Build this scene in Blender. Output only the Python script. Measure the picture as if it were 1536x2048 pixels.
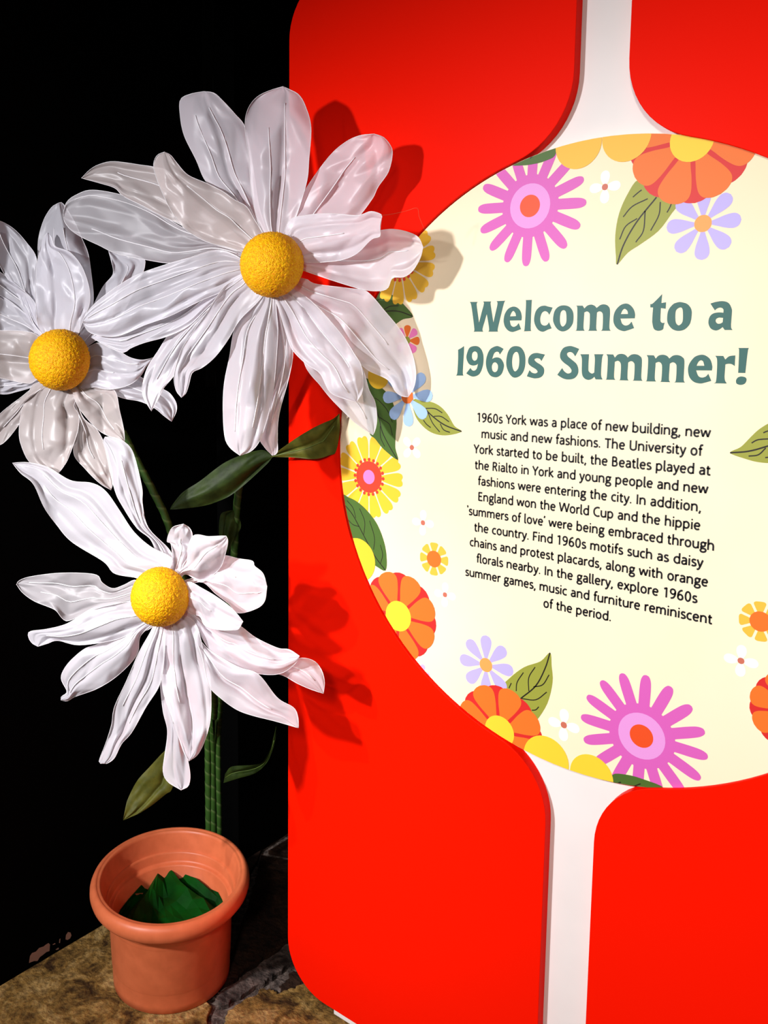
import bpy, bmesh, math, random
from mathutils import Vector, Matrix, noise, geometry

for o in list(bpy.data.objects):
    bpy.data.objects.remove(o, do_unlink=True)
scn = bpy.context.scene
COL = scn.collection

# ------------------------------------------------------------------ camera
CAM = Vector((0.58683541, -1.39163097, 1.51107033))
RX = Vector((0.771341, 0.636378, 0.007476))      # image right
RY = Vector((-0.079688, 0.08492, 0.993196))      # image up
RZ = Vector((0.631414, -0.766688, 0.116214))     # towards the photographer
FPX, PCX, PCY = 1734.826, 665.175, 897.720       # focal length and optical centre, 1536x2048 frame
cd = bpy.data.cameras.new('camera')
cam = bpy.data.objects.new('camera', cd); COL.objects.link(cam)
m = Matrix((RX, RY, RZ)).transposed().to_4x4(); m.translation = CAM
cam.matrix_world = m
cd.sensor_fit = 'VERTICAL'; cd.sensor_height = 24.0
cd.lens = FPX / 2048 * 24.0
cd.shift_x = (768 - PCX) / 2048; cd.shift_y = -(1024 - PCY) / 2048
cd.clip_start = 0.05; cd.clip_end = 50
scn.camera = cam

# ------------------------------------------------------------------ world, lights, exposure
scn.view_settings.view_transform = 'Standard'
scn.view_settings.look = 'None'
scn.view_settings.gamma = 1.0
scn.view_settings.use_curve_mapping = False
scn.view_settings.exposure = 0.0
w = bpy.data.worlds.new('dark_gallery'); scn.world = w; w.use_nodes = True
w.node_tree.nodes['Background'].inputs[0].default_value = (0.9, 0.95, 1.0, 1)
w.node_tree.nodes['Background'].inputs[1].default_value = 0.022

def spot(name, loc, aim, power, size, blend, radius, color=(1, 1, 1)):
    l = bpy.data.lights.new(name, 'SPOT'); l.energy = power; l.spot_size = math.radians(size)
    l.spot_blend = blend; l.shadow_soft_size = radius; l.color = color
    o = bpy.data.objects.new(name, l); COL.objects.link(o); o.location = loc
    o.rotation_euler = (Vector(aim) - Vector(loc)).to_track_quat('-Z', 'Y').to_euler()
    return o
spot('gallery_spotlight', (-0.92, -2.5, 2.00), (-0.42, 0.0, 0.72), 318, 80, 1.0, 0.07, (0.98, 0.965, 1.0))
spot('right_spotlight', (0.95, -2.6, 2.40), (0.55, 0.0, 0.92), 215, 66, 1.0, 0.15, (1.0, 0.90, 0.82))
spot('ceiling_spotlight', (-1.10, -2.3, 2.3), (-0.74, -0.3, 0.98), 190, 27, 1.0, 0.03, (1.0, 0.95, 0.92))
al = bpy.data.lights.new('added_fill_area', 'AREA'); al.energy = 2; al.size = 1.6; al.color = (1.0, 0.93, 0.9)  # added unseen fill, softens the shadows on the sign
ao = bpy.data.objects.new('added_fill_area', al); COL.objects.link(ao); ao.location = (1.3, -2.6, 3.2)
ao.rotation_euler = (Vector((0, 0, 1.0)) - Vector(ao.location)).to_track_quat('-Z', 'Y').to_euler()

# ------------------------------------------------------------------ helpers
S = 0.54                       # radius of the round panel
ZC = 2.43 * S                  # height of its centre

def ray(x, y):
    return RX * ((x - PCX) / FPX) - RY * ((y - PCY) / FPX) - RZ
def on_y(x, y, Y=0.0):
    d = ray(x, y); return CAM + d * ((Y - CAM.y) / d.y)
def on_x(x, y, X):
    d = ray(x, y); return CAM + d * ((X - CAM.x) / d.x)
def on_z(x, y, Z=0.0):
    d = ray(x, y); return CAM + d * ((Z - CAM.z) / d.z)
def at(x, y, D):
    return CAM + ray(x, y) * D
def on_plane(x, y, p0, n):
    d = ray(x, y); return CAM + d * ((p0 - CAM).dot(n) / d.dot(n))

def mat(name, color, rough=0.5, spec=0.5, metal=0.0):
    mt = bpy.data.materials.new(name); mt.use_nodes = True
    b = mt.node_tree.nodes['Principled BSDF']
    b.inputs['Base Color'].default_value = (*color, 1); b.inputs['Roughness'].default_value = rough
    b.inputs['Specular IOR Level'].default_value = spec; b.inputs['Metallic'].default_value = metal
    return mt
def N(mt, kind, **kw):
    n = mt.node_tree.nodes.new(kind)
    for k, v in kw.items():
        if k in n.inputs: n.inputs[k].default_value = v
        else: setattr(n, k, v)
    return n
def L(mt, a, b): mt.node_tree.links.new(a, b)
def add_noise(mt, c1, c2, scale, detail=4, bump=0.0, coord='Object', lo=.35, hi=.65, bscale=None, dist=.002):
    b = mt.node_tree.nodes['Principled BSDF']
    tc = N(mt, 'ShaderNodeTexCoord'); nz = N(mt, 'ShaderNodeTexNoise', Scale=scale, Detail=detail)
    L(mt, tc.outputs[coord], nz.inputs['Vector'])
    r = N(mt, 'ShaderNodeValToRGB'); r.color_ramp.elements[0].position = lo; r.color_ramp.elements[1].position = hi
    r.color_ramp.elements[0].color = (*c1, 1); r.color_ramp.elements[1].color = (*c2, 1)
    L(mt, nz.outputs['Fac'], r.inputs['Fac']); L(mt, r.outputs['Color'], b.inputs['Base Color'])
    if bump:
        n2 = nz
        if bscale:
            n2 = N(mt, 'ShaderNodeTexNoise', Scale=bscale, Detail=6); L(mt, tc.outputs[coord], n2.inputs['Vector'])
        bp = N(mt, 'ShaderNodeBump', Strength=bump, Distance=dist)
        L(mt, n2.outputs['Fac'], bp.inputs['Height']); L(mt, bp.outputs['Normal'], b.inputs['Normal'])
    return mt

def link(name, me, mt, parent=None, smooth=False):
    o = bpy.data.objects.new(name, me); COL.objects.link(o)
    if mt is not None:
        for q in (mt if isinstance(mt, (list, tuple)) else [mt]): me.materials.append(q)
    if smooth:
        for p in me.polygons: p.use_smooth = True
    if parent is not None:
        o.parent = parent
        off = Vector((0, 0, 0)); p = parent
        while p is not None: off += Vector(p.location); p = p.parent
        o.location = -off
    return o
def pyd(name, vs, fs, mt, parent=None, smooth=False):
    me = bpy.data.meshes.new(name); me.from_pydata([tuple(v) for v in vs], [], fs); me.validate(); me.update()
    return link(name, me, mt, parent, smooth)
def thing(name, label, cat, loc, group=None):
    o = bpy.data.objects.new(name, None); COL.objects.link(o); o.location = loc
    o.empty_display_size = .05
    o['label'] = label; o['category'] = cat
    if group: o['group'] = group
    return o

def cr(pts, seg=6, closed=False):
    """Catmull-Rom through points (tuples or vectors of any size)."""
    P = [tuple(p) for p in pts]; n = len(P); out = []
    if n < 3 and not closed: return P
    k = len(P[0])
    rng = range(n if closed else n - 1)
    for i in rng:
        if closed: a, b, c, d = P[(i-1) % n], P[i], P[(i+1) % n], P[(i+2) % n]
        else:
            b, c = P[i], P[i+1]
            a = P[i-1] if i > 0 else tuple(2*b[j]-c[j] for j in range(k))
            d = P[i+2] if i + 2 < n else tuple(2*c[j]-b[j] for j in range(k))
        for s in range(seg):
            t = s / seg
            out.append(tuple(0.5*(2*b[j] + (c[j]-a[j])*t + (2*a[j]-5*b[j]+4*c[j]-d[j])*t*t + (-a[j]+3*b[j]-3*c[j]+d[j])*t**3) for j in range(k)))
    if not closed: out.append(P[-1])
    return out
def resample(pts, n):
    P = [Vector(p) for p in pts]; acc = [0.0]
    for i in range(1, len(P)): acc.append(acc[-1] + (P[i]-P[i-1]).length)
    T = acc[-1]; out = []; j = 0
    for i in range(n):
        t = T * i / (n-1)
        while j < len(P)-2 and acc[j+1] < t: j += 1
        dlt = acc[j+1]-acc[j]; f = 0 if dlt < 1e-9 else min(1, (t-acc[j])/dlt)
        out.append(P[j].lerp(P[j+1], f))
    return out
def tube(name, pts, rad, mt, parent, sides=8, caps=True):
    P = [Vector(p) for p in pts]; vs = []; fs = []; n = len(P)
    up = Vector((0.3, -1, .2)); 
    for i, p in enumerate(P):
        t = (P[min(i+1, n-1)] - P[max(i-1, 0)]).normalized()
        a = t.cross(up).normalized(); b = t.cross(a)
        r = rad(i/(n-1)) if callable(rad) else rad
        for k in range(sides):
            th = 2*math.pi*k/sides; rr = r(th) if callable(r) else r
            vs.append(p + (a*math.cos(th) + b*math.sin(th))*rr)
    for i in range(n-1):
        for k in range(sides):
            fs.append((i*sides+k, i*sides+(k+1) % sides, (i+1)*sides+(k+1) % sides, (i+1)*sides+k))
    if caps: fs.append(tuple(range(sides))[::-1]); fs.append(tuple((n-1)*sides+k for k in range(sides)))
    return pyd(name, vs, fs, mt, parent, True)

# ------------------------------------------------------------------ materials
M_red = mat('red_lacquer', (0.90, 0.0075, 0.0003), 0.42, 0.03)
M_white = mat('white_board', (0.80, 0.775, 0.75), 0.5)
add_noise(M_white, (0.80, 0.765, 0.74), (0.84, 0.81, 0.785), 5)
M_cream = mat('cream_print', (0.95, 0.86, 0.60), 0.55, 0.3)
add_noise(M_cream, (0.95, 0.79, 0.53), (0.95, 0.83, 0.60), 2.2)
M_wall = mat('matt_black_paint', (0.0012, 0.0012, 0.0012), 0.9, 0.02)
M_tape = mat('black_cloth_tape', (0.0042, 0.0042, 0.0034), 0.6, 0.06)
M_plaster = mat('bare_pink_plaster', (0.42, 0.25, 0.19), 0.9)
M_pot = mat('terracotta_plastic', (0.60, 0.125, 0.040), 0.42, 0.4)
add_noise(M_pot, (0.66, 0.150, 0.055), (0.75, 0.178, 0.068), 30, bump=.08, bscale=500, dist=.0005)

def petal_mat(name, col, transp, transl, rough=.3, coat=.0):
    mt = mat(name, col, rough, 0.55); nt = mt.node_tree; b = nt.nodes['Principled BSDF']; out = nt.nodes['Material Output']
    tc = N(mt, 'ShaderNodeUVMap'); mp = N(mt, 'ShaderNodeMapping'); mp.inputs['Scale'].default_value = (3.2, .8, 1)
    L(mt, tc.outputs['UV'], mp.inputs['Vector'])
    nz = N(mt, 'ShaderNodeTexNoise', Scale=1.0, Detail=3, Distortion=.7); L(mt, mp.outputs[0], nz.inputs['Vector'])
    mp2 = N(mt, 'ShaderNodeMapping'); mp2.inputs['Scale'].default_value = (3, 3.5, 1); L(mt, tc.outputs['UV'], mp2.inputs['Vector'])
    vo = N(mt, 'ShaderNodeTexVoronoi', Scale=1.0); vo.feature = 'SMOOTH_F1'; L(mt, mp2.outputs[0], vo.inputs['Vector'])
    ad = N(mt, 'ShaderNodeMath', operation='ADD'); ml = N(mt, 'ShaderNodeMath', operation='MULTIPLY'); ml.inputs[1].default_value = .35
    L(mt, vo.outputs['Distance'], ml.inputs[0]); L(mt, nz.outputs['Fac'], ad.inputs[0]); L(mt, ml.outputs[0], ad.inputs[1])
    bp = N(mt, 'ShaderNodeBump', Strength=.05, Distance=.006); L(mt, ad.outputs[0], bp.inputs['Height'])
    L(mt, bp.outputs['Normal'], b.inputs['Normal'])
    tr = N(mt, 'ShaderNodeBsdfTranslucent', Color=(*col, 1)); L(mt, bp.outputs['Normal'], tr.inputs['Normal'])
    m1 = N(mt, 'ShaderNodeMixShader'); m1.inputs[0].default_value = transl
    L(mt, b.outputs[0], m1.inputs[1]); L(mt, tr.outputs[0], m1.inputs[2])
    tp = N(mt, 'ShaderNodeBsdfTransparent'); m2 = N(mt, 'ShaderNodeMixShader'); m2.inputs[0].default_value = transp
    L(mt, m1.outputs[0], m2.inputs[1]); L(mt, tp.outputs[0], m2.inputs[2]); L(mt, m2.outputs[0], out.inputs['Surface'])
    return mt
M_petal = petal_mat('white_satin_film', (0.88, 0.86, 0.92), 0.18, 0.36, .37)
M_petal_warm = petal_mat('warm_lit_satin_film', (0.76, 0.68, 0.66), 0.17, 0.36, .37)  # the white film again, with the beige of warm light in its colour
M_wire = mat('white_wire', (0.9, 0.88, 0.9), 0.35)
def leaf_mat(name, c1, c2):
    mt = mat(name, c1, .5, .12); add_noise(mt, c1, c2, 40, bump=.25, bscale=120, dist=.002); return mt
M_leaf_dark = leaf_mat('dark_green_satin', (0.012, 0.022, 0.004), (0.024, 0.042, 0.007))
M_leaf_olive = leaf_mat('olive_satin', (0.055, 0.06, 0.008), (0.10, 0.10, 0.014))
M_vein = mat('pale_green_vein', (0.10, 0.16, 0.03), .4)
def stem_mat():
    mt = mat('green_florist_tape', (.02, .06, .01), .45, .4); b = mt.node_tree.nodes['Principled BSDF']
    uv = N(mt, 'ShaderNodeUVMap'); sx = N(mt, 'ShaderNodeSeparateXYZ'); L(mt, uv.outputs['UV'], sx.inputs[0])
    ad = N(mt, 'ShaderNodeMath', operation='ADD'); L(mt, sx.outputs['X'], ad.inputs[0]); L(mt, sx.outputs['Y'], ad.inputs[1])
    fr = N(mt, 'ShaderNodeMath', operation='FRACT'); L(mt, ad.outputs[0], fr.inputs[0])
    r = N(mt, 'ShaderNodeValToRGB'); e = r.color_ramp.elements
    e[0].position = 0; e[0].color = (.012, .045, .008, 1); e[1].position = 1; e[1].color = (.03, .085, .012, 1)
    k = e.new(.12); k.color = (.10, .17, .045, 1); k = e.new(.3); k.color = (.035, .10, .015, 1)
    L(mt, fr.outputs[0], r.inputs['Fac']); L(mt, r.outputs['Color'], b.inputs['Base Color'])
    return mt
M_stem = stem_mat()
def ball_mat():
    mt = mat('yellow_foam_granules', (1, .55, 0), .6, .25); b = mt.node_tree.nodes['Principled BSDF']
    tc = N(mt, 'ShaderNodeTexCoord'); vo = N(mt, 'ShaderNodeTexVoronoi', Scale=420.0); L(mt, tc.outputs['Object'], vo.inputs['Vector'])
    r = N(mt, 'ShaderNodeValToRGB'); e = r.color_ramp.elements
    e[0].position = 0; e[0].color = (1.0, .58, .0, 1); e[1].position = 1; e[1].color = (.88, .32, .0, 1)
    sc = N(mt, 'ShaderNodeSeparateColor'); L(mt, vo.outputs['Color'], sc.inputs[0])
    L(mt, sc.outputs[0], r.inputs['Fac']); L(mt, r.outputs['Color'], b.inputs['Base Color'])
    bp = N(mt, 'ShaderNodeBump', Strength=.6, Distance=.002); L(mt, vo.outputs['Distance'], bp.inputs['Height']); bp.invert = True
    L(mt, bp.outputs['Normal'], b.inputs['Normal'])
    return mt
M_ball = ball_mat()
M_paper = mat('green_crepe_paper', (0.001, 0.045, 0.002), .6, .08)
add_noise(M_paper, (0.001, 0.030, 0.002), (0.002, 0.075, 0.004), 12, bump=.2, bscale=60, dist=.003)

# ------------------------------------------------------------------ the setting: floor, walls
def stone_mat(name, a, b, c, sc=9):
    mt = mat(name, a, .8, .25); bs = mt.node_tree.nodes['Principled BSDF']
    tc = N(mt, 'ShaderNodeTexCoord'); n1 = N(mt, 'ShaderNodeTexNoise', Scale=sc*1.3, Detail=8, Distortion=.9, Roughness=.65); L(mt, tc.outputs['Object'], n1.inputs['Vector'])
    r = N(mt, 'ShaderNodeValToRGB'); e = r.color_ramp.elements
    e[0].position = .36; e[0].color = (*a, 1); e[1].position = .66; e[1].color = (*c, 1); k = e.new(.5); k.color = (*b, 1)
    L(mt, n1.outputs['Fac'], r.inputs['Fac'])
    n2 = N(mt, 'ShaderNodeTexNoise', Scale=70.0, Detail=6); L(mt, tc.outputs['Object'], n2.inputs['Vector'])
    r2 = N(mt, 'ShaderNodeValToRGB'); r2.color_ramp.elements[0].position = .35; r2.color_ramp.elements[0].color = (.35, .35, .35, 1); r2.color_ramp.elements[1].position = .6
    L(mt, n2.outputs['Fac'], r2.inputs['Fac'])
    mx = N(mt, 'ShaderNodeMix', data_type='RGBA', blend_type='MULTIPLY'); mx.inputs['Factor'].default_value = .8
    L(mt, r.outputs['Color'], mx.inputs[6]); L(mt, r2.outputs['Color'], mx.inputs[7]); L(mt, mx.outputs[2], bs.inputs['Base Color'])
    ad = N(mt, 'ShaderNodeMath', operation='ADD'); L(mt, n1.outputs['Fac'], ad.inputs[0]); L(mt, n2.outputs['Fac'], ad.inputs[1])
    bp = N(mt, 'ShaderNodeBump', Strength=.7, Distance=.012); L(mt, ad.outputs[0], bp.inputs['Height']); L(mt, bp.outputs['Normal'], bs.inputs['Normal'])
    return mt
M_stone_b = stone_mat('brown_flagstone', (.06, .026, .006), (.30, .165, .038), (.56, .36, .13))
M_stone_g = stone_mat('grey_brown_flagstone', (.04, .028, .024), (.13, .095, .08), (.24, .17, .14), 12)
M_stone_d = stone_mat('dark_and_shaded_flagstone', (.010, .004, .002), (.028, .011, .005), (.05, .022, .010), 12)  # dark stone piece; on the slabs behind the pot, shade painted as colour
M_mortar = stone_mat('sandy_mortar', (.06, .045, .038), (.16, .12, .10), (.30, .24, .2), 40)

def slab(name, poly, z0, z1, mt, parent=None, rough=.0, seed=0):
    bm = bmesh.new(); vs = [bm.verts.new((x, y, z1)) for x, y in poly]; f = bm.faces.new(vs)
    if f.normal.z < 0: f.normal_flip()
    r = bmesh.ops.extrude_face_region(bm, geom=[f]); 
    for v in [g for g in r['geom'] if isinstance(g, bmesh.types.BMVert)]: v.co.z = z0
    bmesh.ops.recalc_face_normals(bm, faces=bm.faces[:])
    me = bpy.data.meshes.new(name); bm.to_mesh(me); bm.free()
    return link(name, me, mt, parent)

floor = slab('floor', [(-1.6, -4.2), (3.2, -4.2), (3.2, 1.6), (-1.6, 1.6)], -.06, -.012, M_mortar); floor['kind'] = 'structure'
def jag(p, amp=.012, seed=1, n=9):
    rnd = random.Random(seed); out = []
    for i in range(len(p)):
        a = Vector(p[i]); b = Vector(p[(i+1) % len(p)]); d = b-a; nn = Vector((-d.y, d.x)).normalized()
        for k in range(n):
            t = k/n; out.append(tuple(a + d*t + nn*(rnd.uniform(-amp, amp) if k else 0)))
    return out
def FZ(x, y): q = on_z(x, y); return (q.x, q.y)
slabs = [
    ([(-1.225, -1.3), (-0.66, -1.3), FZ(400, 2100), FZ(424, 2012), FZ(300, 1900), (-1.02, .17), (-1.225, .19)], M_stone_b),
    ([FZ(447, 2010), FZ(520, 1967), FZ(552, 1945), FZ(640, 1893), FZ(640, 1866), FZ(600, 1872), FZ(520, 1926), FZ(440, 1984), FZ(430, 1996)], M_stone_g),
    ([FZ(434, 1982), FZ(518, 1921), FZ(600, 1866), FZ(660, 1832), (-.30, .30), (-.72, .55), (-1.12, .36), (-1.0, .19)], M_stone_d),  # floor in shade behind the pot, darkened by its colour
    ([FZ(455, 2020), FZ(528, 1975), FZ(560, 1985), FZ(603, 1968), FZ(640, 1950), (-.2, .2), (.1, -.3), (-.45, -.75), FZ(500, 2140), FZ(440, 2080)], M_stone_b),
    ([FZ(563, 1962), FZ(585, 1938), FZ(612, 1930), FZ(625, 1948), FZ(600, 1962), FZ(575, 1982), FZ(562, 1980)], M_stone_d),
    ([(-.64, -1.3), (-.1, -1.35), (.1, -.33), (-.43, -.78), (-.62, -.95)], M_stone_g),
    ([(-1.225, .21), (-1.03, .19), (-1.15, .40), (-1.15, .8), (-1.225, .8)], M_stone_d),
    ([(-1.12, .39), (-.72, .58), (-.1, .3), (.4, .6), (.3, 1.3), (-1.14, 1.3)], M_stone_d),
    ([(.13, -.3), (-.17, .2), (-.27, .25), (-.08, .28), (.42, .58), (1.4, .7), (1.6, -.4)], M_stone_g),
]
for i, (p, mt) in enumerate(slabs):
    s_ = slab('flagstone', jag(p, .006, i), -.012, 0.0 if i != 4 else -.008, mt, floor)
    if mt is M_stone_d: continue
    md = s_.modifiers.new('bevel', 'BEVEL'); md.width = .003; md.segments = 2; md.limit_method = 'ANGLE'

def box(name, lo, hi, mt, parent=None, bev=0):
    x0, y0, z0 = lo; x1, y1, z1 = hi
    vs = [(x0, y0, z0), (x1, y0, z0), (x1, y1, z0), (x0, y1, z0), (x0, y0, z1), (x1, y0, z1), (x1, y1, z1), (x0, y1, z1)]
    fs = [(0, 3, 2, 1), (4, 5, 6, 7), (0, 1, 5, 4), (1, 2, 6, 5), (2, 3, 7, 6), (3, 0, 4, 7)]
    o = pyd(name, vs, fs, mt, parent)
    if bev:
        md = o.modifiers.new('b', 'BEVEL'); md.width = bev; md.segments = 2
    return o
wall_l = box('wall_left', (-1.36, -4.2, 0.0), (-1.22, 0.285, 3.4), M_wall); wall_l['kind'] = 'structure'
wall_s = box('wall_side', (-1.36, 0.285, 0.0), (-1.14, 1.6, 3.4), M_wall); wall_s['kind'] = 'structure'
wall_b = box('wall_back', (-1.14, 1.45, 0.0), (3.2, 1.6, 3.4), M_wall); wall_b['kind'] = 'structure'
# black cloth tape over the wall joint, ragged right edge
rnd = random.Random(4); vs = []; fs = []
ts = [i/40 for i in range(41)]
for t in ts:
    z = 3.3 - 1.9*t
    vs += [(-1.2195, .245 + rnd.uniform(-.002, .002), z), (-1.2185, .255, z), (-1.2178+.002*math.sin(z*31), .28, z), (-1.2172, .325*0+.2845+rnd.uniform(-.002, .001), z)]
for i in range(40):
    for k in range(3): fs.append((i*4+k, i*4+k+1, i*4+k+5, i*4+k+4))
tp = pyd('tape_strip', vs, fs, M_tape, wall_l)
def wall_patch(pts, px=True):
    P = [on_x(x, y, -1.2195) for x, y in pts]; Q = [on_x(x, y, -1.2205) for x, y in pts]; n = len(P)
    pyd('bare_plaster_patch', P + Q, [tuple(range(n)), tuple(range(2*n-1, n-1, -1))] + [(i, i+n, (i+1) % n+n, (i+1) % n) for i in range(n)], M_plaster, wall_l)
wall_patch([(58, 1926), (60, 1912), (64, 1906), (72, 1903), (78, 1896), (87, 1893), (92, 1889), (97, 1886), (100, 1889), (99, 1902), (93, 1904), (87, 1909), (80, 1914), (75, 1922), (68, 1922)])
wall_patch([(131, 1879), (132, 1870), (136, 1864), (141, 1865), (143, 1871), (140, 1877), (135, 1880)])
wall_patch([(111, 1899), (117, 1895), (118, 1898), (113, 1900)])
wall_patch([(118, 1886), (119, 1878), (121, 1877), (120, 1886)])
wall_patch([(105, 1889), (110, 1886), (111, 1888), (106, 1890)])
wall_patch([(406, 37), (408, 34), (410, 38), (409, 41), (407, 40)])

# ------------------------------------------------------------------ the sign
sign = thing('welcome_sign', 'white sign board with glossy red panels around a cream flower-printed round panel of text', 'sign', (0, .03, 0))
box('backing_board', (-1.033*S, .0168, 0.001), (1.033*S, .036, 1.72*S+ZC), M_white, sign, .002)
YF = -.0065; YB = .0167
A_, RF = .0935, .255
def fil(sgn):                       # fillet between the strip edge and the round cut
    cu = -(A_+RF); cv = math.sqrt((1+RF)**2 - cu*cu)*sgn; return cu, cv
def red_outline(mirror):
    pts = []; rr = .205; L_ = -1.2555; T_ = 1.735; B_ = -2.362
    cu, cv = fil(1)
    pts.append((-A_, T_))
    a0 = 0.0; a1 = math.atan2(-cv, -cu)           # from the strip to the tangent point on the circle
    for i in range(13): a = a0 + (a1-a0)*i/12; pts.append((cu+RF*math.cos(a), cv+RF*math.sin(a)))
    t0 = math.atan2(cv, cu); t1 = 2*math.pi - t0
    for i in range(1, 72): a = t0+(t1-t0)*i/72; pts.append((math.cos(a), math.sin(a)))
    for i in range(12, -1, -1): a = a0 + (a1-a0)*i/12; pts.append((cu+RF*math.cos(a), -cv-RF*math.sin(a)))
    pts.append((-A_, B_))
    for i in range(13): a = -math.pi/2 - math.pi/2*i/12; pts.append((L_+rr+rr*math.cos(a), B_+rr+rr*math.sin(a)))
    for i in range(13): a = math.pi - math.pi/2*i/12; pts.append((L_+rr+rr*math.cos(a), T_-rr+rr*math.sin(a)))
    if mirror: pts = [(-x-.0195, z) for x, z in pts]
    return [(x*S, z*S+ZC) for x, z in pts]
def plate(name, poly, yf, yb, mt, parent, bev=.001):
    bm = bmesh.new(); vs = [bm.verts.new((x, yf, z)) for x, z in poly]; f = bm.faces.new(vs)
    bm.normal_update()
    if f.normal.y > 0: f.normal_flip()
    r = bmesh.ops.extrude_face_region(bm, geom=[f])
    for v in [g for g in r['geom'] if isinstance(g, bmesh.types.BMVert)]: v.co.y = yb
    bmesh.ops.recalc_face_normals(bm, faces=bm.faces[:])
    me = bpy.data.meshes.new(name); bm.to_mesh(me); bm.free()
    o = link(name, me, mt, parent)
    md = o.modifiers.new('b', 'BEVEL'); md.width = bev; md.segments = 2; md.limit_method = 'ANGLE'; md.angle_limit = 1.0
    return o
plate('red_panel', red_outline(False), YF, YB, M_red, sign)
plate('red_panel', red_outline(True), YF, YB, M_red, sign)
RD = S*.9985
disc = plate('round_panel', [(RD*math.cos(2*math.pi*i/180), ZC+RD*math.sin(2*math.pi*i/180)) for i in range(180)], 0.0, YB, M_cream, sign, .0006)
disc['label'] = 'cream round panel printed with retro flowers and text'

# ---- flat print on the round panel
PM = {}
def ink(name, c):
    if name not in PM: PM[name] = mat('ink_' + name, c, .5, .3)
    return PM[name]
I_pink = ink('orchid', (.66, .115, .47)); I_lilacpink = ink('light_orchid', (.76, .31, .70)); I_orred = ink('orange_red', (.78, .075, .012))
I_lav = ink('lavender', (.50, .43, .84)); I_apr = ink('apricot', (.90, .36, .09)); I_or = ink('orange', (.82, .17, .018)); I_redk = ink('crimson', (.66, .022, .02))
I_yel = ink('yellow', (.93, .62, .035)); I_amb = ink('amber', (.93, .50, .05)); I_gld = ink('sunflower', (.93, .55, .03))
I_blue = ink('sky_blue', (.38, .58, .92)); I_wht = ink('white', (.93, .93, .92)); I_rose = ink('rose', (.90, .22, .55)); I_terra = ink('dusty_red', (.58, .16, .10))
I_dkg = ink('leaf_green', (.065, .14, .022)); I_olv = ink('olive', (.31, .33, .045)); I_vein = ink('dark_brown', (.018, .014, .008))
I_teal = ink('teal', (.032, .125, .108)); I_black = ink('black', (.008, .008, .010)); I_scar = ink('scarlet', (.85, .05, .02))
def U(x, y): q = on_y(x, y, 0.0); return Vector((q.x, q.z))
def clip_disc(poly, R=RD-.0008, n=120):
    cen = Vector((0, ZC))
    if all((p-cen).length <= R*math.cos(math.pi/n) for p in poly): return poly
    out = poly
    for i in range(n):
        a = 2*math.pi*i/n; nn = Vector((math.cos(a), math.sin(a))); src = out; out = []
        for j in range(len(src)):
            p, q = src[j], src[(j+1) % len(src)]; dp = (p-cen).dot(nn)-R; dq = (q-cen).dot(nn)-R
            if dp <= 0: out.append(p)
            if (dp < 0) != (dq < 0) and abs(dp-dq) > 1e-12: out.append(p.lerp(q, dp/(dp-dq)))
        if len(out) < 3: return []
    return out
class Print:
    def __init__(s): s.v = []; s.f = []; s.mi = []; s.mats = []; s.lay = 0
    def poly(s, pts, mt, lay):
        pts = clip_disc([Vector(p) for p in pts])
        q = []
        for p in pts:
            if not q or (p-q[-1]).length > 1e-6: q.append(p)
        if len(q) < 3: return
        if mt not in s.mats: s.mats.append(mt)
        b = len(s.v); y = -.00015 - lay*.00007
        v3 = [Vector((p.x, p.y, 0)) for p in q]
        for t in geometry.tessellate_polygon([v3]): s.f.append(tuple(b+i for i in t)); s.mi.append(s.mats.index(mt))
        s.v += [(p.x, y, p.y) for p in q]
    def done(s, name, label=None):
        me = bpy.data.meshes.new(name); me.from_pydata(s.v, [], s.f); me.update()
        for i, p in enumerate(me.polygons): p.material_index = s.mi[i]
        for p in me.polygons:
            if p.normal.y > 0: p.flip()
        o = link(name, me, s.mats, disc)
        if label: o['label'] = label
        return o
def circ(c, r, n=32, sq=1.0): return [c + Vector((r*math.cos(2*math.pi*i/n), r*math.sin(2*math.pi*i/n))) for i in range(n)]
def petal_poly(c, ang, prof, R):
    d = Vector((math.cos(ang), math.sin(ang))); e = Vector((-d.y, d.x))
    up = cr([(a, b) for a, b in prof], 5)
    return [c + d*(a*R) + e*(b*R) for a, b in up] + [c + d*(a*R) - e*(b*R) for a, b in reversed(up)]
ASTER = [(.30, .10), (.5, .088), (.75, .088), (.9, .078), (.98, .045), (1.0, 0)]
TEAR = [(.18, .04), (.4, .11), (.62, .18), (.82, .20), (.95, .13), (1.0, 0)]
FAT = [(.10, .02), (.35, .105), (.58, .205), (.78, .262), (.90, .235), (.975, .13), (1.0, 0)]
STUB = [(.48, .13), (.7, .22), (.88, .28), (.97, .19), (.985, 0)]
NOTCH = [(.34, .05), (.6, .12), (.85, .165), (.97, .14), (1.0, .07), (.965, 0)]
OVAL = [(.06, .02), (.3, .20), (.55, .29), (.8, .27), (.95, .15), (1.0, 0)]
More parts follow.
